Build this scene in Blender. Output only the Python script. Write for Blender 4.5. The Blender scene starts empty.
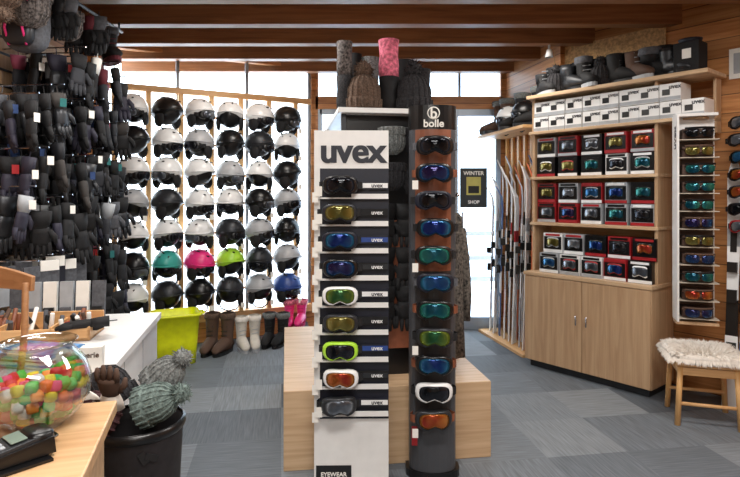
import bpy, math, random
from mathutils import Matrix, Vector
random.seed(7)
R=random.random
def U(a,b): return a+(b-a)*R()
sc=bpy.context.scene
def lin(c):
    o=[]
    for x in c:
        x=x/255.0
        o.append(x/12.92 if x<=0.04045 else ((x+0.055)/1.055)**2.4)
    return (o[0],o[1],o[2],1)
MC={}
def base(name):
    m=bpy.data.materials.new(name); m.use_nodes=True
    nt=m.node_tree; b=nt.nodes['Principled BSDF']
    return m,nt,b
def mat(name,col,rough=.5,metal=0.0,var=.12,scale=18,bump=0):
    if name in MC: return MC[name]
    m,nt,b=base(name)
    c=lin(col)
    tc=nt.nodes.new('ShaderNodeTexCoord'); nz=nt.nodes.new('ShaderNodeTexNoise')
    nz.inputs['Scale'].default_value=scale
    nt.links.new(tc.outputs['Object'],nz.inputs['Vector'])
    rp=nt.nodes.new('ShaderNodeValToRGB')
    rp.color_ramp.elements[0].position=.3; rp.color_ramp.elements[1].position=.7
    rp.color_ramp.elements[0].color=tuple(x*(1-var) for x in c[:3])+(1,)
    rp.color_ramp.elements[1].color=tuple(min(1,x*(1+var)) for x in c[:3])+(1,)
    nt.links.new(nz.outputs['Fac'],rp.inputs['Fac'])
    nt.links.new(rp.outputs['Color'],b.inputs['Base Color'])
    b.inputs['Roughness'].default_value=rough; b.inputs['Metallic'].default_value=metal
    if bump:
        bp=nt.nodes.new('ShaderNodeBump'); bp.inputs['Strength'].default_value=bump
        bp.inputs['Distance'].default_value=.01
        nt.links.new(nz.outputs['Fac'],bp.inputs['Height']); nt.links.new(bp.outputs['Normal'],b.inputs['Normal'])
    MC[name]=m; return m
def wood(name,c1,c2,axis='x',rough=.45,planks=0,pax='z'):
    if name in MC: return MC[name]
    m,nt,b=base(name); N=nt.nodes.new; L=nt.links.new
    tc=N('ShaderNodeTexCoord'); mp=N('ShaderNodeMapping')
    s={'x':(1.2,22,22),'y':(22,1.2,22),'z':(22,22,1.2)}[axis]
    mp.inputs['Scale'].default_value=s
    L(tc.outputs['Object'],mp.inputs['Vector'])
    nz=N('ShaderNodeTexNoise'); nz.inputs['Scale'].default_value=1.6; nz.inputs['Detail'].default_value=6
    nz.inputs['Distortion'].default_value=.6
    L(mp.outputs['Vector'],nz.inputs['Vector'])
    rp=N('ShaderNodeValToRGB'); rp.color_ramp.elements[0].position=.35; rp.color_ramp.elements[1].position=.65
    rp.color_ramp.elements[0].color=lin(c1); rp.color_ramp.elements[1].color=lin(c2)
    L(nz.outputs['Fac'],rp.inputs['Fac'])
    out=rp.outputs['Color']
    if planks:
        sp=N('ShaderNodeSeparateXYZ'); L(tc.outputs['Object'],sp.inputs[0])
        d=N('ShaderNodeMath'); d.operation='DIVIDE'; d.inputs[1].default_value=planks
        L(sp.outputs[pax.upper()],d.inputs[0])
        fr=N('ShaderNodeMath'); fr.operation='FRACT'; L(d.outputs[0],fr.inputs[0])
        gt=N('ShaderNodeMath'); gt.operation='GREATER_THAN'; gt.inputs[1].default_value=.05; L(fr.outputs[0],gt.inputs[0])
        fl=N('ShaderNodeMath'); fl.operation='FLOOR'; L(d.outputs[0],fl.inputs[0])
        wn=N('ShaderNodeTexWhiteNoise'); wn.noise_dimensions='1D'; L(fl.outputs[0],wn.inputs['W'])
        mr=N('ShaderNodeMapRange'); mr.inputs['To Min'].default_value=.75; mr.inputs['To Max'].default_value=1.1
        L(wn.outputs['Value'],mr.inputs['Value'])
        ma=N('ShaderNodeMath'); ma.operation='MULTIPLY'; L(mr.outputs[0],ma.inputs[0])
        mb2=N('ShaderNodeMapRange'); mb2.inputs['To Min'].default_value=.3; L(gt.outputs[0],mb2.inputs['Value'])
        L(mb2.outputs[0],ma.inputs[1])
        vm=N('ShaderNodeVectorMath'); vm.operation='SCALE'; L(out,vm.inputs[0]); L(ma.outputs[0],vm.inputs['Scale'])
        out=vm.outputs[0]
    L(out,b.inputs['Base Color']); b.inputs['Roughness'].default_value=rough
    MC[name]=m; return m
def lensmat(name,c1,c2):
    if name in MC: return MC[name]
    m,nt,b=base(name); N=nt.nodes.new; L=nt.links.new
    tc=N('ShaderNodeTexCoord'); nz=N('ShaderNodeTexNoise'); nz.inputs['Scale'].default_value=9; L(tc.outputs['Object'],nz.inputs['Vector'])
    lw=N('ShaderNodeLayerWeight'); lw.inputs['Blend'].default_value=.4
    ad=N('ShaderNodeMath'); ad.operation='MULTIPLY_ADD'; L(nz.outputs['Fac'],ad.inputs[0]); ad.inputs[1].default_value=.9; L(lw.outputs['Facing'],ad.inputs[2])
    rp=N('ShaderNodeValToRGB'); rp.color_ramp.elements[0].color=lin(c1); rp.color_ramp.elements[1].color=lin(c2)
    rp.color_ramp.elements[0].position=.45; rp.color_ramp.elements[1].position=1.0
    L(ad.outputs[0],rp.inputs['Fac']); L(rp.outputs['Color'],b.inputs['Base Color'])
    b.inputs['Metallic'].default_value=.6; b.inputs['Roughness'].default_value=.1
    MC[name]=m; return m
def glassmat(name,tint=(235,240,242),fac=.1,mxv=.75):
    m=bpy.data.materials.new(name); m.use_nodes=True; nt=m.node_tree; nt.nodes.clear(); N=nt.nodes.new; L=nt.links.new
    o=N('ShaderNodeOutputMaterial'); mx=N('ShaderNodeMixShader'); t=N('ShaderNodeBsdfTransparent'); g=N('ShaderNodeBsdfGlossy')
    t.inputs[0].default_value=lin(tint); g.inputs['Roughness'].default_value=.03
    f=N('ShaderNodeLayerWeight'); f.inputs['Blend'].default_value=.25
    mr=N('ShaderNodeMapRange'); mr.inputs['To Min'].default_value=fac*.4; mr.inputs['To Max'].default_value=mxv
    L(f.outputs['Facing'],mr.inputs['Value']); L(mr.outputs[0],mx.inputs[0]); L(t.outputs[0],mx.inputs[1]); L(g.outputs[0],mx.inputs[2]); L(mx.outputs[0],o.inputs[0])
    return m

class MB:
    def __init__(s): s.v=[];s.f=[];s.m=[];s.sm=[];s.mats=[];s.T=Matrix()
    def mi(s,m):
        if m not in s.mats: s.mats.append(m)
        return s.mats.index(m)
    def add(s,vs,fs,m,smooth=False,M=None):
        T=s.T if M is None else s.T@M
        o=len(s.v); s.v.extend([(T@Vector(v))[:] for v in vs]); k=s.mi(m)
        for f in fs:
            s.f.append(tuple(i+o for i in f)); s.m.append(k); s.sm.append(smooth)
    def box(s,c,d,m,M=None):
        x,y,z=c; a,b,e=d[0]/2,d[1]/2,d[2]/2
        vs=[(x+i*a,y+j*b,z+k*e) for i in(-1,1) for j in(-1,1) for k in(-1,1)]
        fs=[(0,1,3,2),(4,6,7,5),(0,4,5,1),(2,3,7,6),(0,2,6,4),(1,5,7,3)]
        s.add(vs,fs,m,False,M)
    def bx(s,x0,x1,y0,y1,z0,z1,m,M=None): s.box(((x0+x1)/2,(y0+y1)/2,(z0+z1)/2),(x1-x0,y1-y0,z1-z0),m,M)
    def loft(s,secs,m,cap=True,smooth=True,M=None,close=True):
        n=len(secs[0]); vs=[p for q in secs for p in q]; fs=[]
        for i in range(len(secs)-1):
            for j in range(n if close else n-1):
                k=(j+1)%n; fs.append((i*n+j,i*n+k,(i+1)*n+k,(i+1)*n+j))
        if cap and close:
            fs.append(tuple(range(n-1,-1,-1))); fs.append(tuple((len(secs)-1)*n+j for j in range(n)))
        s.add(vs,fs,m,smooth,M)
    def tube(s,pts,r,m,n=8,M=None):
        pts=[Vector(p) for p in pts]; rs=r if isinstance(r,(list,tuple)) else [r]*len(pts); secs=[]
        for i,p in enumerate(pts):
            d=(pts[min(i+1,len(pts)-1)]-pts[max(i-1,0)]).normalized()
            a=Vector((0,0,1)) if abs(d.z)<.9 else Vector((1,0,0))
            u=d.cross(a).normalized(); w=d.cross(u)
            secs.append([(p+(u*math.cos(t)+w*math.sin(t))*rs[i])[:] for t in [2*math.pi*j/n for j in range(n)]])
        s.loft(secs,m,True,n>5,M)
    def lathe(s,prof,m,c=(0,0,0),n=20,M=None,sx=1,sy=1,cap=False,jit=0):
        secs=[[(c[0]+sx*r*math.cos(2*math.pi*j/n)*(1+U(-jit,jit)),c[1]+sy*r*math.sin(2*math.pi*j/n)*(1+U(-jit,jit)),c[2]+z) for j in range(n)] for r,z in prof]
        s.loft(secs,m,cap,True,M)
    def ell(s,c,r,m,nu=12,nv=8,M=None,jit=0,pw=1):
        def sp(v): return math.copysign(abs(v)**pw,v)
        secs=[]
        for i in range(nv+1):
            ph=-math.pi/2+math.pi*i/nv; ph=max(-1.55,min(1.55,ph))
            row=[]
            for j in range(nu):
                t=2*math.pi*j/nu; k=1+U(-jit,jit)
                row.append((c[0]+r[0]*sp(math.cos(ph))*sp(math.cos(t))*k,c[1]+r[1]*sp(math.cos(ph))*sp(math.sin(t))*k,c[2]+r[2]*sp(math.sin(ph))*k))
            secs.append(row)
        s.loft(secs,m,True,True,M)
    def text(s,st,size,m,M,ex=.001,off=.018):
        cu=bpy.data.curves.new('t','FONT'); cu.body=st; cu.size=size; cu.extrude=ex; cu.align_x='CENTER'; cu.align_y='CENTER'; cu.offset=size*off
        ob=bpy.data.objects.new('t',cu); sc.collection.objects.link(ob)
        dg=bpy.context.evaluated_depsgraph_get(); dg.update()
        me=bpy.data.meshes.new_from_object(ob.evaluated_get(dg))
        s.add([v.co[:] for v in me.vertices],[tuple(p.vertices) for p in me.polygons],m,False,M)
        bpy.data.objects.remove(ob); bpy.data.meshes.remove(me)
    def app(s,o,M,mp=None):
        T=s.T@M; off=len(s.v); s.v.extend([(T@Vector(v))[:] for v in o.v])
        ks=[s.mi(mp.get(m,m) if mp else m) for m in o.mats]
        for f,k,q in zip(o.f,o.m,o.sm):
            s.f.append(tuple(i+off for i in f)); s.m.append(ks[k]); s.sm.append(q)
    def build(s,name,frame=None,bevel=0):
        me=bpy.data.meshes.new(name); me.from_pydata(s.v,[],s.f)
        for m in s.mats: me.materials.append(m)
        me.polygons.foreach_set('material_index',s.m); me.polygons.foreach_set('use_smooth',s.sm); me.update()
        ob=bpy.data.objects.new(name,me); sc.collection.objects.link(ob)
        if frame is not None: ob.matrix_world=frame
        if bevel:
            b=ob.modifiers.new('bev','BEVEL'); b.width=bevel; b.segments=2; b.limit_method='ANGLE'; b.angle_limit=.8
        return ob
def TR(x,y,z): return Matrix.Translation((x,y,z))
def RZ(a): return Matrix.Rotation(math.radians(a),4,'Z')
def RX(a): return Matrix.Rotation(math.radians(a),4,'X')
def RY(a): return Matrix.Rotation(math.radians(a),4,'Y')
def SC(k): return Matrix.Scale(k,4)
TXT=RX(90)

# ---------- materials
pine=wood('pine',(206,158,106),(230,186,132),'x')
pineV=wood('pine_vertical',(206,156,98),(232,186,126),'z')
pineWall=wood('pine_plank_wall',(174,112,62),(204,144,88),'x',planks=.14)
ply=wood('birch_veneer',(176,142,108),(196,163,128),'z')
plyH=wood('birch_veneer_h',(188,155,120),(208,178,143),'x')
beamW=wood('beam_wood',(122,80,50),(150,102,66),'x')
ceilW=wood('ceiling_boards',(172,124,84),(198,152,108),'y',planks=.13,pax='x')
osb=mat('osb',(190,152,104),.8,var=.35,scale=45)
white=mat('white_laminate',(232,232,231),.35,var=.03)
black=mat('black_fabric',(17,17,20),.8,var=.3,scale=60)
blackp=mat('black_plastic',(16,16,18),.3,var=.1)
navy=mat('navy_panel',(18,22,38),.5,var=.1)
dgrey=mat('dark_grey_metal',(50,52,56),.4,.4,var=.05)
grey=mat('grey_fabric',(84,86,92),.85,var=.25,scale=50)
lgrey=mat('light_grey',(165,169,174),.6,var=.1)
alu=mat('aluminium_frame',(150,160,172),.4,.5,var=.04)
red=mat('red_card',(160,30,36),.45,var=.1)
chrome=mat('chrome',(190,190,195),.2,1,var=.02)
paper=mat('paper',(240,238,232),.7,var=.03)
orange=mat('orange_brown_panel',(128,74,50),.5,var=.2)
brownf=mat('brown_knit',(92,74,62),.95,var=.5,scale=120,bump=.5)
greyk=mat('grey_knit',(112,115,114),.95,var=.5,scale=120,bump=.5)
greenk=mat('green_grey_knit',(100,114,110),.95,var=.45,scale=90,bump=.5)
blackk=mat('black_knit',(42,41,44),.95,var=.6,scale=120,bump=.5)
pink=mat('pink_pattern',(226,110,134),.8,var=.55,scale=50)
def C(n,c,r=.35,v=.08): return mat(n,c,r,var=v)
teal=C('teal',(60,165,155)); hpink=C('hot_pink',(235,50,130)); lime=C('lime_green',(170,222,60)); blue=C('blue',(40,70,140))
silver=C('silver',(178,180,184)); wh=C('gloss_white',(238,239,240),.25,.03); yellow=C('lime_yellow_tub',(232,240,14),.35); brownb=C('brown_suede',(84,62,50),.8)
L_dark=lensmat('lens_smoke',(16,18,22),(60,62,72))
L_blue=lensmat('lens_blue',(14,38,100),(60,130,170))
L_teal=lensmat('lens_teal',(14,70,90),(60,150,130))
L_green=lensmat('lens_green',(30,80,50),(140,160,60))
L_gold=lensmat('lens_gold',(90,84,40),(170,156,90))
L_red=lensmat('lens_red',(140,40,28),(200,130,60))
L_pur=lensmat('lens_purple',(34,28,70),(40,90,140))
L_sil=lensmat('lens_silver',(70,76,86),(170,176,184))

# ---------- room shell
H=3.0
m,nt,b=base('carpet_tiles'); N=nt.nodes.new; L=nt.links.new
tc=N('ShaderNodeTexCoord'); mp=N('ShaderNodeMapping'); mp.inputs['Rotation'].default_value=(0,0,math.radians(-9)); mp.inputs['Scale'].default_value=(2,2,2)
L(tc.outputs['Object'],mp.inputs[0])
fl=N('ShaderNodeVectorMath'); fl.operation='FLOOR'; L(mp.outputs[0],fl.inputs[0])
wn=N('ShaderNodeTexWhiteNoise'); wn.noise_dimensions='3D'; L(fl.outputs[0],wn.inputs['Vector'])
rp=N('ShaderNodeValToRGB'); E=rp.color_ramp; E.elements[0].color=lin((82,88,95)); E.elements[1].color=lin((130,136,141))
e=E.elements.new(.5); e.color=lin((106,113,120)); L(wn.outputs['Value'],rp.inputs['Fac'])
outs=[]
for scl in((3,60,1),(60,3,1)):
    q=N('ShaderNodeMapping'); q.inputs['Scale'].default_value=scl; L(mp.outputs[0],q.inputs[0])
    z=N('ShaderNodeTexNoise'); z.inputs['Scale'].default_value=.8; z.inputs['Detail'].default_value=4; L(q.outputs[0],z.inputs['Vector']); outs.append(z)
gt=N('ShaderNodeMath'); gt.operation='GREATER_THAN'; gt.inputs[1].default_value=.5
sx=N('ShaderNodeSeparateColor'); L(wn.outputs['Color'],sx.inputs[0]); L(sx.outputs[1],gt.inputs[0])
mx=N('ShaderNodeMix'); L(gt.outputs[0],mx.inputs[0]); L(outs[0].outputs['Fac'],mx.inputs[2]); L(outs[1].outputs['Fac'],mx.inputs[3])
mr=N('ShaderNodeMapRange'); mr.inputs['From Min'].default_value=.3; mr.inputs['From Max'].default_value=.7; mr.inputs['To Min'].default_value=.75; mr.inputs['To Max'].default_value=1.22
L(mx.outputs[0],mr.inputs[0]); vs=N('ShaderNodeVectorMath'); vs.operation='SCALE'; L(rp.outputs[0],vs.inputs[0]); L(mr.outputs[0],vs.inputs['Scale'])
L(vs.outputs[0],b.inputs['Base Color']); b.inputs['Roughness'].default_value=.7; carpet=m
q=MB(); q.bx(-2.8,3.1,-2.2,6.6,-.08,0,carpet); q.build('floor')
q=MB(); q.bx(-2.8,3.1,-2.2,6.6,H,H+.08,ceilW); q.build('ceiling')
q=MB(); 
for i in range(14):
    y=6.12-.56*i
    q.bx(-2.7,3.0,y-.055,y+.055,H-.16,H-.001,beamW)
q.build('ceiling_beams',TR(0,0,0),.006)
q=MB(); q.bx(-2.74,-2.66,-2.2,5.3,0,H,wood('wall_l',(150,104,66),(176,128,86),'y',planks=.14)); q.build('wall_left')
q=MB(); q.bx(2.96,3.04,-2.2,3.75,0,H,wood('wall_r',(176,120,72),(204,146,96),'y',planks=.14)); q.build('wall_right')
q=MB(); q.bx(-2.74,3.04,-2.2,-2.12,0,H,wood('wall_b',(200,190,176),(216,206,192),'x',planks=.14)); q.build('wall_rear')
F_H=Matrix(((.887,-.4615,0,-2.53),(.4615,.887,0,5.25),(0,0,1,0),(0,0,0,1)))
WL=2.2
q=MB()
q.bx(-.2,WL,0,.08,0,.3,pineWall); q.bx(-.2,WL,0,.08,2.9,H,pineWall); q.bx(-.2,0,0,.08,.3,2.9,pineWall); q.bx(WL-.08,WL,0,.08,.3,2.9,pineWall)
q.build('wall_back_left',F_H)
q=MB()
for i in range(7): x=.12+.3*i; q.bx(x-.024,x+.024,-.05,-.001,.3,2.5,pineV)
q.bx(-.02,WL-.1,-.05,.0,2.5,2.56,pine)
q.bx(-.02,WL-.1,-.06,-.001,.22,.3,pine)
q.build('trim_1',F_H,.003)
q=MB()
q.bx(0,WL-.08,.03,.04,.3,2.9,glassmat('window_glass',(248,252,255),.05,.25))
for x in(.02,.7,1.4,WL-.1): q.bx(x-.015,x+.015,.02,.06,.3,2.9,alu)
q.build('window_1',F_H)
BY=6.25
q=MB()
q.bx(-.66,1.5,BY,BY+.08,2.94,H,pineWall); q.bx(-.66,1.5,BY,BY+.08,2.46,2.6,pineWall)
q.bx(-.66,-.58,BY,BY+.08,0,2.94,pineWall); q.bx(.2,.92,BY,BY+.08,0,2.46,pineWall); q.bx(1.46,1.56,BY,BY+.08,0,H,pineWall)
q.build('wall_back')
dg=glassmat('door_glass',(226,236,244),.1,.4)
q=MB()
for x in(-.56,-.2,.18): q.bx(x-.025,x+.025,BY+.0,BY+.05,0,2.46,alu)
q.bx(-.56,.18,BY,BY+.05,0,.12,alu); q.bx(-.56,.18,BY,BY+.05,2.4,2.46,alu); q.bx(-.54,.18,BY+.02,BY+.03,.12,2.4,dg); q.build('window_2',None,.003)
q=MB(); q.bx(-.58,1.46,BY+.02,BY+.03,2.6,2.94,dg)
for x in(-.1,.5,1.0): q.bx(x-.015,x+.015,BY,BY+.05,2.6,2.94,alu)
q.build('window_3')
q=MB()
q.bx(.925,.98,BY-.02,BY+.05,0.001,2.455,alu); q.bx(1.4,1.455,BY-.02,BY+.05,0.001,2.455,alu); q.bx(.98,1.4,BY-.02,BY+.05,2.38,2.455,alu); q.bx(.98,1.4,BY-.02,BY+.05,0.001,.14,alu)
q.bx(.98,1.4,BY+.01,BY+.02,.14,2.38,dg)
q.tube([(1.02,BY-.02,1.0),(1.02,BY-.07,1.02),(1.02,BY-.07,1.3),(1.02,BY-.02,1.32)],.012,chrome)
q.build('door_1',None,.003)
q=MB(); q.bx(1.0,1.3,BY-.035,BY-.022,1.36,1.8,mat('poster_black',(34,38,42),.5))
gold=C('poster_gold',(180,170,90)); q.bx(1.07,1.23,BY-.038,BY-.035,1.5,1.7,gold); q.bx(1.09,1.21,BY-.04,BY-.038,1.52,1.6,blackp)
q.text('WINTER',.06,paper,TR(1.15,BY-.039,1.74)@TXT); q.text('SHOP',.05,paper,TR(1.15,BY-.039,1.42)@TXT); q.build('door_poster')
q=MB(); q.bx(-7,7,6.9,16,-.12,-.05,mat('snow',(235,240,248),.8,var=.03)); q.build('snow_ground')
q=MB()
for i in range(7): q.bx(-1.5+i*.7,-1.45+i*.7,8.0,8.05,-.05,.95,lgrey)
for z in(.3,.6,.95): q.bx(-1.6,3.2,7.99,8.06,z-.03,z+.03,lgrey)
q.build('balcony_railing')
def frame(p,qp):
    d=(Vector(qp)-Vector(p)).normalized()
    return Matrix(((d.x,-d.y,0,p[0]),(d.y,d.x,0,p[1]),(0,0,1,0),(0,0,0,1))),(Vector(qp)-Vector(p)).length
F_S,l=frame((1.52,6.25),(1.74,5.2))
q=MB(); q.bx(0,l+.05,.0,.08,0,H,pineWall); q.build('wall_back_right',F_S)
F_R,l=frame((1.72,5.24),(2.98,3.7))
q=MB(); q.bx(-.0,l,.02,.1,0,H,pineWall); q.bx(0,1.0,.008,.02,2.3,2.86,osb); q.build('wall_right_angled',F_R)

# ---------- templates
def goggle(mb,M,fr,le,st,a=.085,bh=.045,strap=1,n=20):
    def ring(k,off):
        pts=[]
        for j in range(n):
            t=2*math.pi*j/n; c,s=math.cos(t),math.sin(t)
            x=a*math.copysign(abs(c)**.65,c)*k; z=bh*math.copysign(abs(s)**.7,s)*k
            if z<0: z+=.020*math.exp(-(x/.02)**2)*k
            pts.append((x,4.5*x*x+off,z))
        return pts
    mb.loft([ring(1.0,.035),ring(1.1,.03),ring(1.12,.005),ring(1.03,-.004),ring(.9,-.004)],fr,False,True,M)
    mb.loft([ring(.9,-.003),ring(.7,-.007),ring(.4,-.01),ring(.03,-.011)],le,True,True,M)
    if strap:
        h=bh*.42
        for sg in(-1,1):
            P=[(sg*a*1.02,.045),(sg*(a+.022),.055),(sg*(a+.03),.075),(sg*(a+.012),.11)]
            secs=[[(x,y,-h),(x,y,h),(x,y+.004,h),(x,y+.004,-h)] for x,y in P]
            mb.loft(secs,st,True,False,M)
def helmet(mb,M,sh,gog,le):
    n=20; rows=[]
    for i in range(9):
        row=[]
        for j in range(n):
            az=2*math.pi*j/n; fr=max(0,-math.sin(az))
            pm=math.radians(106-24*fr**2+8*max(0,math.sin(az)))
            ph=pm*max(i,.12)/8
            row.append((.118*math.sin(ph)*math.cos(az),.138*math.sin(ph)*math.sin(az),.125*math.cos(ph)))
        rows.append(row)
    mb.loft(rows,sh,True,True,M)
    mb.ell((0,.008,-.004),(.108,.122,.112),blackp,14,8,M)
    for sg in(-1,1):
        mb.ell((sg*.1,-.01,-.075),(.022,.055,.065),black,8,6,M)
        mb.tube([(sg*.1,-.01,-.11),(sg*.07,-.03,-.16),(0,-.04,-.18)],.006,black,6,M)
        mb.ell((sg*.035,-.092,.088),(.007,.022,.006),dgrey,8,4,M)
        mb.ell((sg*.055,.0,.112),(.007,.028,.006),dgrey,8,4,M)
    mb.tube([(.117*math.cos(t),-.14*math.sin(t),.0+.012*math.sin(t)) for t in [math.pi*k/8 for k in range(9)]],.007,sh,6,M)
    if gog: goggle(mb,M@TR(0,-.132,-.03),gog,le,black,.078,.038,1,16)
GL=MB(); g1=mat('glove_a',(30,30,33),.7); g2=mat('glove_b',(80,82,86),.7)
def sec(c,rx,ry,n=8): return [(c[0]+rx*math.cos(2*math.pi*j/n),c[1]+ry*math.sin(2*math.pi*j/n),c[2]) for j in range(n)]
GL.loft([sec((0,0,0),.058,.03),sec((0,0,-.05),.055,.028),sec((0,0,-.09),.04,.024)],g2)
GL.loft([sec((0,0,-.085),.04,.022),sec((0,0,-.12),.05,.024),sec((0,0,-.17),.052,.022),sec((0,0,-.19),.048,.016)],g1)
for i,(x,ln) in enumerate([(-.04,.06),(-.014,.08),(.013,.078),(.038,.065)]):
    GL.tube([(x,0,-.175),(x*1.1,-.004,-.175-ln*.6),(x*1.12,-.012,-.18-ln)],[.015,.014,.008],g1,6)
GL.tube([(.04,-.003,-.11),(.068,-.012,-.145),(.072,-.018,-.18)],[.018,.016,.009],g1,6)
GL.tube([(0,0,0),(0,0,.04)],.003,g2,4)
def fuzz(mb,M,r,m,cnt=160,ln=.35):
    mb.ell((0,0,0),(r*.85,)*3,m,14,10,M,jit=.06)
    for i in range(cnt):
        d=Vector((random.gauss(0,1),random.gauss(0,1),random.gauss(0,1))).normalized()
        u=d.orthogonal().normalized()*r*.09; w=d.cross(u)
        p=d*r*.75; t=d*r*U(1.0,1+ln)+Vector((0,0,-r*.1))
        mb.add([(p+u)[:],(p-u*.5+w)[:],(p-u*.5-w)[:],t[:]],[(0,1,3),(1,2,3),(2,0,3)],m,False,M)
def beanie(mb,M,km,pom=None,s=1):
    M=M@SC(s)
    mb.lathe([(.088,0),(.096,.005),(.097,.055),(.09,.06),(.09,.065),(.088,.11),(.07,.155),(.04,.18),(.01,.19)],km,n=18,M=M,cap=True)
    for j in range(18):
        t=2*math.pi*j/18; mb.tube([(.097*math.cos(t),.097*math.sin(t),.004),(.098*math.cos(t),.098*math.sin(t),.054)],.006,km,5,M)
        mb.tube([(.09*math.cos(t),.09*math.sin(t),.062),(.089*math.cos(t),.089*math.sin(t),.11),(.07*math.cos(t),.07*math.sin(t),.157),(.03*math.cos(t),.03*math.sin(t),.185)],.005,km,5,M)
    if pom: fuzz(mb,M@TR(0,0,.215),.052,pom)
def boot(mb,M,m,sole,cuff=None,hgt=.3):
    secs=[]
    for z,cy,rx,ry in[(hgt,.02,.058,.068),(hgt-.03,.02,.056,.066),(hgt*.6,.02,.05,.06),(.12,.015,.046,.062),(.07,.0,.047,.08),(.03,-.01,.046,.09)]:
        secs.append([(rx*math.cos(2*math.pi*j/14),cy+ry*math.sin(2*math.pi*j/14),z) for j in range(14)])
    mb.loft(secs,m,True,True,M)
    fs=[]
    for y,w,h in[(.08,.03,.06),(.05,.045,.09),(-.02,.047,.12),(-.08,.048,.1),(-.14,.048,.075),(-.18,.04,.055),(-.2,.02,.03)]:
        fs.append([(w*math.cos(2*math.pi*j/12),y,.025+h*.5+h*.5*math.sin(2*math.pi*j/12)) for j in range(12)])
    mb.loft(fs,m,True,True,M)
    out=[(.05*math.cos(t)*(1 if math.sin(t)>0 else 1.05),-.055+ .15*math.sin(t)) for t in[2*math.pi*j/16 for j in range(16)]]
    mb.loft([[(x,y,0) for x,y in out],[(x,y,.03) for x,y in out]],sole,True,False,M)
    if cuff: mb.lathe([(.058,hgt-.02),(.068,hgt-.01),(.068,hgt+.03),(.056,hgt+.035)],cuff,(0,.02,0),14,M,1,1.15,jit=.08)
    for k in range(4):
        z=.11+k*.035; mb.tube([(-.03,-.052+k*.006,z),(.03,-.052+k*.006,z+.008)],.004,sole,5,M)

# ---------- helmet display
hm=[[wh,blackp,wh,wh,wh,blackp],[blackp,wh,silver,blackp,dgrey,wh],[wh,wh,wh,silver,wh,blackp],[silver,dgrey,wh,wh,blackp,silver],[wh,wh,wh,dgrey,silver,blackp],[blackp,teal,hpink,lime,dgrey,silver],[wh,dgrey,blackp,dgrey,silver,blue]]
q=MB()
for r in range(7):
    for c in range(6):
        z=2.31-.293*r+U(-.01,.01); x=.27+.3*c
        q.tube([(x,-.045,z-.02),(x,-.16,z-.01)],.012,chrome,6)
        q.box((x,-.035,z-.02),(.25,.02,.025),pine)
        ang=U(20,50)*(1 if (c+r)%3 else -1)
        Mh=TR(x,-.19,z-.005)@RZ(ang)@RX(U(-4,12))@SC(1.13)
        helmet(q,Mh,hm[r][c],blackp if R()<.5 else None,random.choice([L_dark,L_dark,L_sil]))
        if R()<.4: q.box((x+.09,-.34,z-.14),(.035,.002,.05),paper)
q.build('ski_helmet_display',F_H)

# ---------- glove rack
q=MB()
q.bx(-2.42,-2.38,2.95,4.35,.0,2.62,ply)
for k in range(24): q.bx(-2.38,-2.375,2.95,4.35,.1+k*.105,.115+k*.105,dgrey)
gm=[black,mat('glove_c',(26,28,34),.7),dgrey,mat('glove_e',(46,48,54),.8),black,black,mat('glove_d',(38,36,52),.7),mat('glove_f',(54,50,48),.8),black]
gm2=gm+[grey,lgrey,grey]
accent=[C('maroon_fabric',(100,36,46),.8),C('teal_fabric',(30,100,100),.8),C('blue_fabric',(40,64,110),.8),C('pink_fabric',(150,70,94),.8),paper,lgrey]
cards=[paper,lgrey,grey,navy,black]
for r in range(6):
    zt=2.42-.31*r
    for i in range(10):
        y=3.1+.125*i+U(-.025,.025)
        if r==0 and y<3.5: continue
        if r==5 and y<3.9: continue
        zz=zt+U(-.07,.05)
        q.tube([(-2.38,y,zz),(-1.84,y,zz+.015)],.005,chrome,5)
        for d in range(4):
            x=-1.88-.13*d+U(-.02,.02)
            if r>=4 and y<3.75:
                cm=random.choice(cards); Mc=TR(x,y,zz)@RZ(U(-50,-20))
                q.box((0,0,-.13),(.012,.11,.22),cm,Mc); q.box((.01,0,-.05),(.012,.1,.06),random.choice([paper,black,grey]),Mc); continue
            a=random.choice(gm if R()<.9 else gm2); bmm=(random.choice(accent) if R()<.2 else random.choice(gm)) if R()<.55 else a
            M=TR(x,y,zz-.04)@RZ(90+U(-60,60))@RX(U(-10,10))@RY(U(-8,8))@SC(U(1.0,1.25))
            q.app(GL,M,{g1:a,g2:bmm})
            if R()<.35: q.box((0,0,0),(.003,.035,.05),random.choice([paper,paper,paper,red,accent[2],accent[1]]),TR(x+.05,y-.03,zz-.09+U(-.05,.03))@RZ(U(-60,0)))
q.build('ski_glove_rack')
q=MB()
hound=mat('houndstooth',(90,84,82),.9,var=.95,scale=70)
q.tube([(-1.95,2.85,2.78),(-1.95,4.4,2.78)],.012,dgrey)
for y in(2.9,3.6,4.35): q.tube([(-1.95,y,2.78),(-1.95,y,H-.16)],.008,dgrey)
for i,(y,mm) in enumerate([(2.98,brownf),(3.2,hound),(3.42,black),(3.6,hound),(3.78,black),(3.96,blackk),(4.2,black)]):
    q.tube([(-1.95,y,2.78),(-1.95,y,2.66)],.003,black,4)
    if i in(2,4): 
        for g in(-.05,.05,.12): q.app(GL,TR(-1.95+g,y,2.7)@RZ(U(-30,30)),{g1:mm,g2:random.choice([dgrey,accent[0],grey])})
    elif i==6:
        boot(q,TR(-1.95,y,2.48)@RZ(40),black,accent[0],grey,.24)
    else: beanie(q,TR(-1.95,y,2.68)@RY(180)@RZ(U(0,90)),mm,mm if i==0 else None,1.0 if i!=1 else 1.2)
    if i in(0,1):
        for k in range(5): q.box((0,0,0),(.03,.01,.02),[lime,hpink,teal,paper,red][k],TR(-1.95+U(-.04,.1),y-.115,2.56+.03*k)@RY(U(-30,30)))
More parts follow.
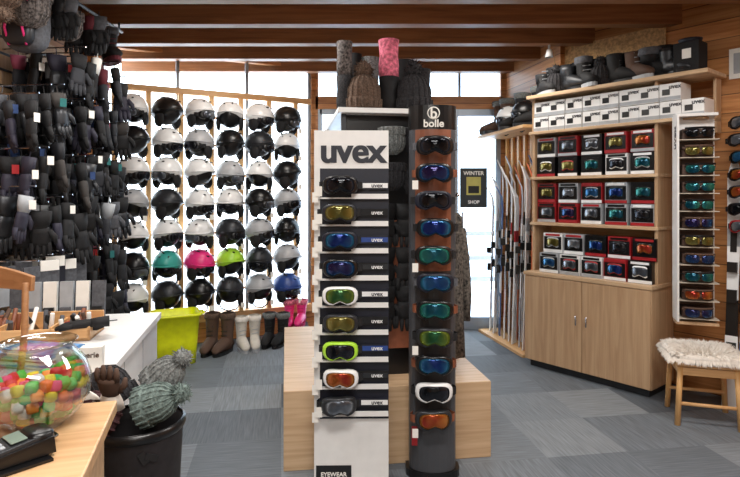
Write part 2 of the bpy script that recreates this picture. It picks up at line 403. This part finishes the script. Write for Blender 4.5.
q.ell((-2.02,3.3,2.5),(.12,.08,.16),grey,16,10,None,0,.6); q.ell((-2.02,3.22,2.45),(.09,.04,.09),dgrey,12,8,None,0,.6)
q.tube([(-2.0,3.3,2.65),(-1.98,3.3,2.74),(-1.95,3.3,2.79),(-1.97,3.33,2.7),(-2.0,3.32,2.65)],.008,black)
for s in(-.05,.05): q.tube([(-2.02+s,3.2,2.58),(-2.02+s,3.17,2.45),(-2.02+s,3.21,2.36)],.007,hpink)
q.build('hanging_winter_hats')

# ---------- display gondola
F_G=TR(.11,3.12,0)@RZ(8.5)
q=MB()
q.bx(-.585,.59,0,1.5,0,.434,plyH)
q.build('wooden_plinth',F_G,.004)
q=MB()
q.bx(-.12,.27,.28,1.35,.435,1.96,mat('gondola_core',(70,56,46),.6))
q.bx(-.28,.36,.1,1.5,1.97,2.0,white)
for x in(-.24,.34):
    q.bx(x-.015,x+.015,.16,.19,.435,1.97,dgrey); q.bx(x-.015,x+.015,1.4,1.43,.435,1.97,dgrey)
q.bx(-.24,.34,.2,.24,.435,1.97,blackp)
q.bx(-.1,.32,.16,.199,.6,1.35,orange)
q.build('display_gondola',F_G,.003)
q=MB()
for i,(x,z,mm) in enumerate([(.02,1.88,greyk),(.16,1.88,blackk),(.02,1.68,blackk),(.16,1.64,blackk)]):
    beanie(q,TR(x,.03,z)@RX(180),mm,None,.82)
for z in(1.45,1.2,.98):
    for x in(0.0,.1): q.app(GL,TR(x,.08,z)@RZ(U(-20,20)),{g1:black,g2:black})
q.build('hanging_hats_and_gloves',F_G)
leo=mat('leopard_fabric',(84,78,72),.9,var=.95,scale=60)
def garment(q,M,mm,w=.2,l=.8):
    def sc2(z,wx,dy): return [(wx*math.copysign(abs(math.cos(t))**.8,math.cos(t)),dy*math.sin(t)*(1+.15*math.sin(5*t+z*9)),z) for t in[2*math.pi*j/20 for j in range(20)]]
    q.loft([sc2(0,.05,.03),sc2(-.03,.07,.05),sc2(-.09,w,.06),sc2(-.25,w*.95,.07),sc2(-l*.6,w*.95,.08),sc2(-l,w*1.05,.09)],mm,True,True,M)
    for s in(-1,1):
        q.tube([(s*w*.7,0,-.1),(s*(w+.01),.01,-.28),(s*(w+.02),-.01,-.5),(s*(w+.01),-.02,-.66)],[.04,.036,.032,.028],mm,10,M)
    q.tube([(-.03,0,.0),(0,0,.07),(.02,0,.1),(.0,0,.12)],.004,chrome,5,M)
q=MB()
for i in range(6):
    garment(q,TR(.43,.25+i*.19,1.36 if i%2 else 1.39)@RZ(U(-6,6)),[leo,black,blackk,leo,greyk,black][i],.075,[.87,.8,.85,.8,.8,.8][i])
q.tube([(.43,.12,1.5),(.43,1.4,1.5)],.012,chrome)
q.tube([(.43,.175,1.5),(.355,.175,1.54)],.01,chrome); q.tube([(.43,1.4,1.5),(.355,1.415,1.54)],.01,chrome)
q.build('hanging_jackets',F_G)
q=MB(); Z=2.001
def gaiter(x,y,r,h,mm,z=Z):
    q.lathe([(r,0),(r*1.03,h*.3),(r*.93,h*.6),(r*1.04,h),(r*.9,h),(r*.8,h*.9)],mm,(x,y,z),18,cap=True,jit=.02)
gaiter(-.23,.22,.048,.2,blackk); gaiter(-.23,.22,.046,.2,hound,2.202)
gaiter(-.15,.42,.05,.38,black); gaiter(-.05,.42,.06,.36,greyk)
beanie(q,TR(-.12,.2,Z),brownf,brownf,1.1)
gaiter(.035,.22,.058,.2,black); gaiter(.035,.22,.06,.22,pink,2.202)
gaiter(.16,.4,.08,.34,black); gaiter(.09,.5,.05,.42,hound)
beanie(q,TR(.18,.2,Z),blackk,blackk,1.15)
gaiter(.29,.42,.05,.3,blackk)
for x in(-.1,.15): beanie(q,TR(x,.75,Z),greyk,None)
q.build('winter_hats_stack',F_G)

# ---------- white goggle stand
q=MB()
q.bx(-.19,.19,0,.03,.02,1.83,white)
q.bx(-.19,.19,-.03,.16,0,.02,white); q.bx(-.19,-.17,.03,.15,.02,.5,white); q.bx(.17,.19,.03,.15,.02,.5,white)
q.bx(-.16,.19,-.006,0,.36,1.635,navy)
for k,ch in enumerate('uvex'):
    for o in(0,.006): q.text(ch,.18,navy,TR([-.118,-.038,.043,.126][k]+o,-.002-o*.1,1.722)@TXT,.002,.018)
gl=[(blackp,L_dark),(dgrey,L_gold),(navy,L_blue),(blackp,L_pur),(wh,L_green),(dgrey,L_gold),(lime,L_dark),(wh,L_red),(dgrey,L_sil)]
for i,(f,le) in enumerate(gl):
    z=1.548-i*.1375
    q.bx(-.17,.188,-.03,-.004,z-.068,z-.06,white)
    q.bx(.0,.187,-.03,-.026,z-.06,z-.042,white)
    q.bx(.0,.185,-.022,-.006,z-.02,z+.02,black if i%2 else navy); q.bx(.05,.185,-.024,-.022,z-.012,z+.012,[wh,black,blue,dgrey][i%4])
    q.bx(-.15,-.02,-.035,-.006,z-.02,z+.02,black)
    goggle(q,TR(-.055,-.1,z)@RZ(U(-4,8)),f,le,black,.08,.043)
    q.text('uvex',.03,[navy,wh,wh,wh][i%4],TR(.13,-.0245,z+.0)@TXT)
    for k in range(2): q.box((-.18+k*.02,-.06-.01*k,z-.06+k*.03),(.03,.002,.05),paper)
q.bx(-.18,0.0,-.004,0,.03,.12,blackp); q.text('EYEWEAR',.03,paper,TR(-.09,-.006,.075)@TXT)
q.build('ski_goggle_display_stand',TR(-.095,2.86,0)@RZ(1),.0)

# ---------- dark goggle tower
q=MB()
pr=[( .125*math.cos(t), .04+ -.085*math.sin(t)) for t in [math.pi*j/14 for j in range(15)]]+[(-.125,.1),(.125,.1)]
def ex(z0,z1,m,k=1,dy=0): q.loft([[(x*k,y+dy,z) for x,y in pr] for z in(z0,z1)],m,True,False)
twm=mat('tower_grey',(70,72,77),.35,var=.05)
ex(0,1.97,twm); ex(1.85,1.975,blackp,1.02,-.002); ex(1.1,1.845,orange,.9,-.010); ex(.3,1.1,mat('charcoal',(44,42,44),.4),.9,-.010); ex(0,.04,blackp,1.15,-.01)
q.text('b',.075,paper,TR(0,-.054,1.925)@TXT,.004); q.text('bolle',.055,paper,TR(0,-.054,1.873)@TXT,.006)
q.lathe([(.028,0),(.033,0),(.033,.006),(.028,.006)],paper,(0,0,0),24,TR(0,-.048,1.93)@RX(90))
bl=[(blackp,L_dark),(blackp,L_pur),(navy,L_dark),(blackp,L_blue),(blackp,L_teal),(navy,L_blue),(blackp,L_teal),(dgrey,L_green),(blackp,L_blue),(wh,L_dark),(dgrey,L_red)]
for i,(f,le) in enumerate(bl):
    z=1.752-i*.1405
    q.tube([(0,-.05,z),(0,-.12,z)],.012,dgrey)
    q.bx(-.06,.06,-.115,-.09,z-.02,z+.02,black)
    goggle(q,TR(U(-.004,.004),-.145,z)@RZ(U(-6,6)),f,le,random.choice([black,black,grey,orange]),.087,.046)
    if i%3==1: q.box((-.1,-.14,z-.06),(.03,.002,.045),paper)
q.box((-.1,-.06,.24),(.03,.003,.1),red)
q.build('ski_goggle_tower',TR(.335,2.985,0)@RZ(-2),.0)

# ---------- right display unit
F_U=Matrix(((.635,.773,0,1.36),(-.773,.635,0,4.94),(0,0,1,0),(0,0,0,1)))
q=MB()
q.bx(0,1.09,.02,.40,.06,.80,ply); q.bx(-.01,1.10,0,.41,.80,.83,plyH); q.bx(.03,1.06,.05,.40,0,.06,dgrey)
q.bx(.004,.543,.002,.02,.065,.795,ply); q.bx(.549,1.088,.002,.02,.065,.795,ply)
for x in(.5,.59): q.tube([(x,-.012,.44),(x,-.012,.52)],.006,chrome); q.tube([(x,0.004,.48),(x,-.012,.48)],.004,chrome)
for x in(0,1.065): q.bx(x,x+.025,.12,.40,.83,2.36,ply)
q.bx(0,1.09,.385,.40,.83,2.36,pine)
q.bx(-.01,1.10,.10,.385,1.235,1.26,plyH); q.bx(-.01,1.10,.10,.385,1.635,1.66,plyH)
q.bx(-.01,1.42,.08,.40,2.035,2.06,plyH); q.bx(-.02,1.45,.06,.41,2.35,2.38,plyH); q.bx(1.4,1.42,.3,.40,1.95,2.35,ply)
q.build('wooden_display_cabinet',F_U,.003)
def gbox(q,x,y,z,w,h,d,bm,le,band):
    q.bx(x-w/2,x+w/2,y,y+d,z,z+h,bm)
    q.bx(x-w/2+.006,x+w/2-.006,y-.002,y,z+.03,z+h-.03,blackp)
    q.bx(x-w/2,x+w/2,y-.003,y,z+.002,z+.026,band)
    q.bx(x-w/2+.02,x+w/2-.02,y-.003,y,z+h-.024,z+h-.006,random.choice([wh,red,blackp]))
    goggle(q,TR(x,y-.014,z+h*.52)@SC(.92),blackp if R()<.5 else random.choice([wh,red,navy,lgrey]),le,black,.078,.045,0,16)
q=MB()
for r,z0 in enumerate([.831,1.261,1.661]):
    for c in range(5):
        for k in range(2):
            if r==0: x=.2+c*.195+.02*k; y=.07+.03*k
            else: x=.125+c*.21; y=.14+U(0,.02)
            gbox(q,x,y,z0+k*.172,.178,.168,.12,random.choice([red,blackp,red,wh,lgrey] if r!=1 else [blackp,lgrey,red]),random.choice([L_red,L_blue,L_teal,L_dark,L_dark,L_pur,L_sil,L_sil,L_gold]),random.choice([red,red,lgrey,wh,wh]))
q.build('boxed_goggles',F_U)
q=MB()
for c in range(9):
    for k in range(2):
        if c==8 and k==1: continue
        x=.1+c*.155+U(-.005,.005); z=2.061+k*.13; w=.148
        q.bx(x-w/2,x+w/2,.11,.29,z,z+.125,white); q.bx(x-w/2,x+w/2,.1085,.11,z+.004,z+.03,lgrey)
        q.bx(x-.055,x+.0,.1082,.11,z+.042,z+.085,blackp); q.text('uvex',.045,navy,TR(x+.035,.1085,z+.1)@TXT)
q.build('white_product_boxes',F_U)
q=MB(); Z=2.381
for i,x in enumerate([.06,.19,.32,.46,.6,.74,.88,1.02,1.14]):
    mm=[black,brownb,dgrey,black,blackk,black,brownb,black,dgrey][i]
    s=U(.95,1.1)
    if i in(1,4): beanie(q,TR(x,.2,Z),blackk,blackk,1.0)
    else: boot(q,TR(x,.2,Z)@RZ([60,0,75,50,0,80,60,100,70][i])@SC(s),mm,lgrey if i%3==0 else blackp,grey if i in(3,7) else None,U(.19,.25))
    if i<8: boot(q,TR(x+.06,.31,Z)@RZ(U(60,110))@SC(1.1),black,dgrey,None,.24)
q.bx(1.2,1.37,.12,.28,Z,Z+.22,black); q.bx(1.26,1.32,.117,.12,Z+.1,Z+.17,paper); q.lathe([(.07,0),(.08,.03)],navy,(1.285,.2,Z+.22),16,cap=True)
q.build('winter_footwear_row',F_U)
def shades(q,M,f,le):
    for s in(-1,1):
        rr=[]
        for k,o in((1,0),(.6,-.006),(.05,-.008)):
            rr.append([(s*.036+.032*k*math.copysign(abs(math.cos(t))**.7,math.cos(t)),6*(s*.036+.032*k*math.cos(t))**2+o,.024*k*math.copysign(abs(math.sin(t))**.8,math.sin(t))) for t in[2*math.pi*j/12 for j in range(12)]])
        q.loft(rr,le,True,True,M)
        q.tube([(s*.066,.028,.01),(s*.072,.05,.01),(s*.07,.13,.0),(s*.066,.15,-.015)],.004,f,5,M)
    q.tube([(x,6*x*x-.002,.024) for x in[-.068+.0136*k for k in range(11)]],.006,f,5,M)
    q.ell((0,.004,-.004),(.008,.006,.01),f,6,4,M)
def sungl(name,F,n,z0,z1,w=.2):
    q=MB()
    q.bx(-w/2,w/2,0,.03,z0,z1,white); q.bx(-w/2,-w/2+.012,-.14,0,z0,z1,white); q.bx(-w/2,w/2,-.1,0,z1-.01,z1+.01,white); q.bx(-w/2,w/2,-.12,0,z0-.02,z0,ply)
    q.bx(-w/2+.02,w/2-.01,-.004,0,z0+.04,z1-.1,mat('sg_brown',(90,66,52),.5))
    for k in range(n):
        z=z1-.13-k*(z1-z0-.2)/(n-1)
        q.bx(-w/2+.012,w/2,-.13,-.004,z-.05,z-.044,mat('sg_shelf',(190,180,165),.4))
        q.bx(-w/2+.04,w/2-.03,-.1,-.004,z-.04,z+.03,mat('sg_brown2',(70,48,38),.6))
        shades(q,TR(.01,-.16,z)@RZ(U(-8,8))@SC(1.3),random.choice([blackp,red,brownb,blackp,blackp]),random.choice([L_red,L_dark,L_dark,L_teal,L_pur,L_gold]))
    q.text('uvex',.085,navy,TR(-w/2-.001,-.07,z1-.16)@RZ(-90)@TXT@RZ(90))
    q.bx(-.03,.03,.03,.1,z0+.3,z0+.4,dgrey); q.bx(-.03,.03,.03,.1,z1-.4,z1-.3,dgrey)
    return q.build(name,F,.001)
sungl('sunglasses_display',TR(2.30,3.98,0)@RZ(-18),11,.62,2.06,.26)

# stool
furm=mat('sheepskin',(232,226,218),.95,var=.1,scale=40)
q=MB(); w=.16
for sx in(-1,1):
    for sy in(-1,1):
        q.tube([(sx*(w+.02),sy*(w+.01),0),(sx*w,sy*w,.4)],.018,pineV,8)
for s in(-1,1):
    q.bx(-w,w,s*w-.012,s*w+.012,.33,.38,pine); q.bx(s*w-.012,s*w+.012,-w,w,.33,.38,pine); q.tube([(-w-.01,s*w,.14),(w+.01,s*w,.14)],.012,pine)
q.bx(-.19,.19,-.19,.19,.39,.415,pine)
q.ell((0,0,.435),(.225,.215,.04),furm,28,10,jit=.04,pw=.5)
for i in range(3600):
    x,y=U(-.225,.225),U(-.215,.215)
    if i%4==0:
        if R()<.5: x=math.copysign(.222,x)
        else: y=math.copysign(.212,y)
    ed=max(abs(x)/.225,abs(y)/.215)
    z=.468-.03*max(0,ed-.75)/.25
    d=Vector((x*1.2*ed+U(-.05,.05),y*1.2*ed+U(-.05,.05),U(.03,.1)-(.35 if ed>.9 else 0))).normalized()
    p=Vector((x,y,z)); u=d.orthogonal().normalized()*.005; v2=d.cross(u); t=p+d*U(.02,.05)
    q.add([(p+u)[:],(p-u*.5+v2)[:],(p-u*.5-v2)[:],t[:]],[(0,1,3),(1,2,3),(2,0,3)],furm)
q.build('sheepskin_stool',TR(2.23,3.76,0)@RZ(-18))

# ---------- skis
skic=[wh,wh,C('ski_grey',(170,175,185)),wh,C('ski_orange',(220,120,80)),wh,wh,C('ski_blue',(70,100,150)),wh]
def ski(q,M,a,b2,ln=1.65,acc=None):
    acc=acc or [blackp,red,lgrey,wh]
    secs=[]
    K=14
    for i in range(K+1):
        t=i/K; z=t*ln; y=0; w=.05-.014*math.sin(math.pi*min(1,t*1.1)); 
        if t>.88: k=(t-.88)/.12; y=-.07*k*k; w*=math.sqrt(max(.04,1-k**2.2)); 
        secs.append([(-w,y,z),(w,y,z),(w,y+.012,z),(-w,y+.012,z)])
    q.loft(secs[:5],a,True,False,M); q.loft(secs[4:7],b2,True,False,M); q.loft(secs[6:10],a,True,False,M); q.loft(secs[9:11],random.choice(acc),True,False,M); q.loft(secs[10:],a,True,False,M)
    q.bx(-.02,.02,-.004,-.001,ln*.62,ln*.74,random.choice(acc),M); q.bx(-.03,.03,-.004,-.001,ln*.12,ln*.26,random.choice(acc),M)
    q.bx(-.03,.03,-.04,-.001,ln*.42,ln*.47,blackp,M); q.bx(-.03,.03,-.05,-.001,ln*.54,ln*.58,blackp,M)
q=MB()
for i in range(10):
    ski(q,TR(.08+i*.102,-.12,.03)@RX(-1.5)@RZ(U(-50,-15)),skic[i%9],random.choice([lgrey,wh,wh,red]),U(1.68,1.9))
for i in range(9):
    ski(q,TR(.1+i*.112,-.24,.03)@RX(-1.5)@RZ(U(-50,-15)),skic[(i+5)%9],random.choice([lgrey,wh,wh]),U(1.55,1.78))
q.build('skis_row',F_S)
q=MB()
q.bx(.02,1.05,-.34,-.02,0,.028,pine)
q.bx(.02,1.05,-.06,-.03,1.3,1.36,pine)
for i in range(8): x=.06+i*.14; q.bx(x-.02,x+.02,-.03,-.002,1.2,2.12,pineV)
q.bx(.0,1.06,-.34,-.002,2.12,2.15,pine)
q.build('ski_rack_shelf',F_S,.002)
q=MB()
for i in range(6):
    x=.12+i*.17
    if i%2==0 and i: helmet(q,TR(x,-.18,2.15+.14),random.choice([blackp,wh,dgrey]),blackp,L_dark)
    else: boot(q,TR(x,-.15,2.151)@RZ(U(-40,10))@SC(1.1),random.choice([black,brownb,dgrey]),blackp,greyk,.3)
q.build('boots_and_helmets_on_shelf',F_S)
q=MB()
for i in range(5):
    ski(q,TR(1.52+i*.09,-.2,.0)@RX(-4)@RZ(U(-10,30)),[wh,C('ski_blue2',(50,110,170)),blackp,wh,red][i],random.choice([wh,blackp,blue]),U(1.6,1.85))
q.build('leaning_skis',F_R)
q=MB()
for k in range(7):
    for j in range(2):
        x=1.6+j*.19; z=2.0-k*.12
        q.tube([(x,.02,z+.02),(x,-.22,z+.02)],.004,chrome,5)
        goggle(q,TR(x,-.24,z)@RZ(U(-10,10)),random.choice([blackp,blackp,navy,red]),random.choice([L_dark,L_dark,L_red,L_sil,L_blue]),black,.08,.042)
q.build('hanging_goggles',F_R)

# ---------- floor items back-left
def rr(a,b2,z,r=.05,n=5):
    pts=[]
    for cx,cy,s in((a-r,b2-r,0),(-a+r,b2-r,90),(-a+r,-b2+r,180),(a-r,-b2+r,270)):
        for k in range(n): t=math.radians(s+90*k/(n-1)); pts.append((cx+r*math.cos(t),cy+r*math.sin(t),z))
    return pts
q=MB()
q.loft([rr(.17,.14,0),rr(.185,.15,.2),rr(.2,.165,.42),rr(.215,.18,.425),rr(.215,.18,.445),rr(.19,.16,.445),rr(.175,.14,.2),rr(.155,.12,.02)],yellow,True,True)
for s in(-1,1): q.tube([(s*.21,-.07,.42),(s*.245,-.05,.43),(s*.245,.05,.43),(s*.21,.07,.42)],.012,yellow,8)
q.build('plastic_tub',TR(-1.76,5.05,0)@RZ(24))
def boots(x,y,m,s,c,h,rot,z=0,k=1.0):
    q=MB(); boot(q,TR(-.065,0,0)@RZ(5),m,s,c,h); boot(q,TR(.065,.02,0)@RZ(-6),m,s,c,h); q.build('snow_boots',TR(x,y,z)@RZ(rot)@SC(k))
boots(-1.45,5.36,brownb,blackp,brownf,.3,-10,0,1.1)
boots(-1.19,5.48,C('cream_boot',(206,200,190),.7),lgrey,furm,.28,20,0,1.0)
boots(-.95,5.62,black,blackp,greyk,.28,-10)
q=MB(); q.bx(-.13,.13,-.17,.13,0,.14,C('shoe_box',(70,70,80),.6)); q.bx(-.135,.135,-.175,.135,.11,.145,dgrey); q.build('shoe_box',TR(-.78,5.84,0)@RZ(10))
boots(-.78,5.84,hpink,C('pink_sole',(190,30,90)),pink,.24,0,.1455,.95)
boots(-.3,5.6,brownb,blackp,None,.25,0)

# ---------- white counter
F_W=TR(-1.02,2.15,0)@RZ(10.8)
q=MB(); q.bx(-.9,-.02,.02,1.2,.06,.765,white); q.bx(-.92,0,0,1.22,.765,.8,white); q.bx(-.88,-.05,.05,1.17,0,.06,dgrey)
for y in(.4,.8): q.bx(-.022,-.018,y-.003,y+.003,.08,.76,lgrey)
q.build('white_counter',F_W,.003)
flo=mat('floral_box',(196,190,178),.6,var=.5,scale=55)
q=MB(); q.bx(-.09,.05,.03,.1,0,.08,flo); q.bx(-.0,.08,.02,.06,0,.1,paper); q.bx(-.03,.0,.028,.03,.02,.07,greenk); q.text('serie',.03,brownf,TR(.04,.019,.07)@TXT)
q.build('gift_boxes',TR(-1.13,2.17,.801)@RZ(12),.003)
mb_=mat('magazine_blue',(90,140,190),.3,var=.6,scale=25)
q=MB()
for k in range(6): q.box((U(-.01,.01),U(-.01,.01),.004+k*.008),(.3,.22,.0075),[paper,mb_,paper,red,paper,mb_][k],RZ(U(-6,6)))
q.box((0,0,.051),(.27,.2,.003),mb_); q.text('SKI 2018',.05,paper,TR(0,0,.054)@RZ(15),.001)
q.build('magazine_stack',TR(-1.4,2.36,.802)@RZ(-12))
q=MB()
q.bx(-.3,.3,-.12,.12,0,.015,pine); q.bx(-.3,.3,-.12,-.105,0,.06,pine); q.bx(-.3,.3,.105,.12,0,.1,pine)
for x in(-.3,-.12,.12,.288): q.bx(x,x+.012,-.12,.12,0,.07,pine)
for i in range(34):
    x=U(-.27,.27); q.tube([(x,U(-.08,.08),.016),(x+U(-.02,.02),U(-.08,.08),U(.08,.14))],.011,random.choice([paper,brownb,blackp,orange,grey]),8)
q.build('lip_balm_display_box',TR(-1.66,2.75,.802)@RZ(10),.002)
q=MB()
for i in range(6):
    q.box((-.22+i*.08,0,.12),(.065,.03,.22),random.choice([paper,lgrey,grey,navy]),RX(U(-8,0)))
    q.box((-.22+i*.08,-.02,.06),(.05,.02,.07),random.choice([black,grey,greenk]),)
q.build('accessory_packets',TR(-1.66,3.02,.802)@RZ(12))
q=MB()
for i in range(3): q.app(GL,TR(-.06+.06*i,0,.04+.02*i)@RZ(U(60,120))@RX(88)@SC(.9),{g1:[black,red,black][i],g2:black})
q.build('loose_gloves',TR(-1.34,2.75,.802))

# bar chair
q=MB(); cw=wood('chair_wood',(160,112,74),(186,138,96),'x')
for sx in(-1,1):
    q.tube([(sx*.2,-.2,0),(sx*.17,-.15,.74)],.017,cw); q.tube([(sx*.2,.2,0),(sx*.17,.16,.74),(sx*.185,.19,1.02),(sx*.18,.2,1.2)],.011,cw)
    q.tube([(sx*.19,-.18,.3),(sx*.19,.18,.3)],.011,cw)
q.tube([(-.19,-.18,.25),(.19,-.18,.25)],.012,cw)
q.loft([rr(.2,.2,.74,.08),rr(.21,.21,.755,.08),rr(.2,.2,.775,.08)],cw,True,False)
sc_=[]
for k in range(9):
    x=-.2+.05*k; y=.2+.04*(1-(x/.2)**2); sc_.append([(x,y,1.17),(x,y+.018,1.17),(x,y+.022,1.25-.03*abs(x/.2)),(x,y+.004,1.25-.03*abs(x/.2))])
q.loft(sc_,cw,True,False)
q.build('bar_chair',TR(-1.39,1.75,0)@RZ(-10),.003)

# ---------- hat bin
q=MB()
netm=mat('bin_fabric',(30,27,30),.7,var=.3,scale=40)
q.lathe([(.115,0),(.12,.02),(.155,.68),(.16,.7),(.153,.7),(.145,.66),(.11,.03),(.0,.03)],netm,n=24,cap=False)
q.lathe([(.157,.68),(.165,.69),(.165,.71),(.155,.715)],blackp,n=24)
for i in range(22):
    t=U(-2.6,-.2); z=U(.42,.65); r=.12+.035*z/.7+.004
    q.box((0,0,0),(U(.02,.05),.003,U(.02,.05)),random.choice([brownb,red,black,brownb,greyk,accent[0],lgrey,black]),TR(r*math.cos(t),r*math.sin(t),z)@RZ(math.degrees(t)+90)@RY(U(-30,30)))
q.build('hat_bin',TR(-.82,1.97,0))
q=MB()
mar=mat('maroon_knit',(66,38,42),.95,var=.5,scale=90)
beanie(q,TR(.02,-.03,.76)@RY(70)@RZ(20),greenk,greenk,.72)
beanie(q,TR(.03,.07,.8)@RY(45),greyk,greyk,.7)
beanie(q,TR(-.07,-.07,.74)@RX(50)@RY(-30),mar,None,.75)
beanie(q,TR(-.08,.05,.75)@RY(-35),blackk,None,.78)
for s in(-.09,-.03): q.app(GL,TR(s,-.12,.8)@RX(-150)@RY(U(-30,30))@SC(.7),{g1:brownb,g2:furm})
q.build('assorted_beanies',TR(-.82,1.97,0))

# ---------- front counter
F_C=TR(-.74,1.64,0)@RZ(16)
ctop=wood('counter_top',(192,150,108),(214,176,132),'x',.35)
q=MB(); q.bx(-1.3,0,-1.2,0,.865,.9,ctop); q.bx(-1.27,-.03,-1.17,-.03,0,.865,plyH)
q.build('wooden_counter',F_C,.004)
q=MB(); gb=glassmat('bowl_glass',(240,244,244),.3,.65)
prof=[(.0,.004),(.06,.0),(.065,.006),(.1,.035),(.124,.08),(.126,.12),(.112,.165),(.085,.195),(.078,.205),(.09,.215),(.094,.219),(.088,.219),(.074,.206),(.082,.192),(.108,.162),(.121,.12),(.119,.082),(.095,.04),(.05,.012),(0,.01)]
q.lathe(prof,gb,n=40)
cc=[C('candy_'+n,c,.5) for n,c in(('green',(90,190,70)),('green2',(70,200,110)),('orange',(245,120,50)),('orange2',(250,150,60)),('pink',(235,80,130)),('yellow',(240,215,60)),('red',(215,50,50)),('white',(235,225,220)))]
pts=[]; tries=0
while len(pts)<230 and tries<24000:
    tries+=1; p=Vector((U(-.11,.11),U(-.11,.11),U(.025,.14)))
    k=((p.z-.11)/.1); rm=.104*math.sqrt(max(0,1-k*k)) if p.z<.11 else .104
    if p.z>.105+.02*math.sin(p.x*30)+.015: continue
    if p.xy.length>rm or any((p-o).length<.0205 for o in pts): continue
    pts.append(p)
for p in pts:
    q.ell((0,0,0),(.0145,.0145,.013),random.choice(cc),8,6,TR(*p)@RZ(U(0,90))@RX(U(0,90)),pw=.45)
q.build('candy_bowl',TR(-.865,1.46,.901))
q=MB()
def pl(z0,z1,y0,y1,w,m): q.loft([[(-w,y0,z0),(w,y0,z0),(w,y1,z0),(-w,y1,z0)],[(-w*.95,y0+.004,z1),(w*.95,y0+.004,z1),(w*.95,y1-.004,z1+.02),(-w*.95,y1-.004,z1+.02)]],m,True,False)
pl(0,.018,-.09,.09,.048,blackp); pl(.018,.026,-.085,.085,.042,dgrey)
q.ell((0,.065,.036),(.042,.03,.016),blackp,14,8,pw=.6)
scr=C('terminal_screen',(120,135,125),.2)
q.box((0,0.024,.0405),(.06,.034,.003),scr,RX(6))
for r_ in range(4):
    for c_ in range(3): q.box((-.02+c_*.02,-.066+r_*.018,.029+r_*.002),(.014,.011,.005),lgrey if r_ else [red,C('key_y',(220,190,40)),C('key_g',(60,160,70))][c_],)
q.tube([(0,.09,.012),(-.03,.12,.008),(-.1,.12,.008)],.004,blackp,6)
q.build('card_terminal',TR(-.815,1.25,.909)@RZ(-40)@RX(0),.0015)
q=MB(); q.box((0,0,.003),(.14,.15,.006),blackp); q.build('counter_mat',TR(-.815,1.25,.901)@RZ(-40))

q=MB(); q.box((0,0,0),(.3,.008,.22),paper); q.box((0,-.005,0),(.24,.003,.15),lgrey); q.build('wall_poster',F_R@TR(1.6,.01,2.46))
def spot(x,y):
    q=MB(); q.tube([(0,0,H-.1),(0,0,H-.2)],.01,white); q.lathe([(.0,.0),(.02,.0),(.025,-.02),(.035,-.07),(.03,-.07),(.02,-.06),(0,-.06)],white,(0,0,H-.2),16); q.build('ceiling_spotlight',TR(x,y,0))
spot(1.6,5.0)
emi=bpy.data.materials.new('fill_panel_diffuser'); emi.use_nodes=True; nn=emi.node_tree.nodes['Principled BSDF']; nn.inputs['Emission Color'].default_value=(1,.95,.9,1); nn.inputs['Emission Strength'].default_value=3  # glow for the added fill panels
def fill_lamp(x,y,w,h,E):  # added fill light: glowing panel plus area light, kept out of view
    q=MB(); q.bx(x-w/2,x+w/2,y-h/2,y+h/2,H-.23,H-.172,white); q.bx(x-w/2+.02,x+w/2-.02,y-h/2+.02,y+h/2-.02,H-.236,H-.23,emi); q.build('added_fill_panel')
    l=bpy.data.lights.new('added_fill_lamp','AREA'); l.shape='RECTANGLE'; l.size=w; l.size_y=h; l.energy=E; l.color=(1,.96,.91)
    o=bpy.data.objects.new('added_fill_lamp_light',l); o.location=(x,y,H-.26); sc.collection.objects.link(o)
fill_lamp(0,.9,1.2,.4,50); fill_lamp(-1.5,2.4,1.0,.4,20); fill_lamp(1.7,2.5,1.2,.4,42); fill_lamp(.0,-.9,1.4,.4,55); fill_lamp(-.9,3.35,.8,.3,22)
for x in(-1.0,1.2):  # area fills added to brighten the back and helmet wall, without any fixture
    l=bpy.data.lights.new('added_back_fill','AREA'); l.size=.5; l.energy=14; l.color=(1,.94,.86)
    o=bpy.data.objects.new('added_back_fill_light',l); o.location=(x,4.75,H-.2); sc.collection.objects.link(o)

w=bpy.data.worlds.new('sky'); sc.world=w; w.use_nodes=True
bg=w.node_tree.nodes['Background']; bg.inputs[0].default_value=(.93,.97,1,1); bg.inputs[1].default_value=7.5
sc.view_settings.view_transform='Standard'
cam=bpy.data.cameras.new('camera'); cam.lens=27.24; cam.sensor_width=36; cam.shift_y=-.0588
co=bpy.data.objects.new('camera',cam); co.location=(0,0,1.5); co.rotation_euler=(math.radians(90),0,0); sc.collection.objects.link(co); sc.camera=co
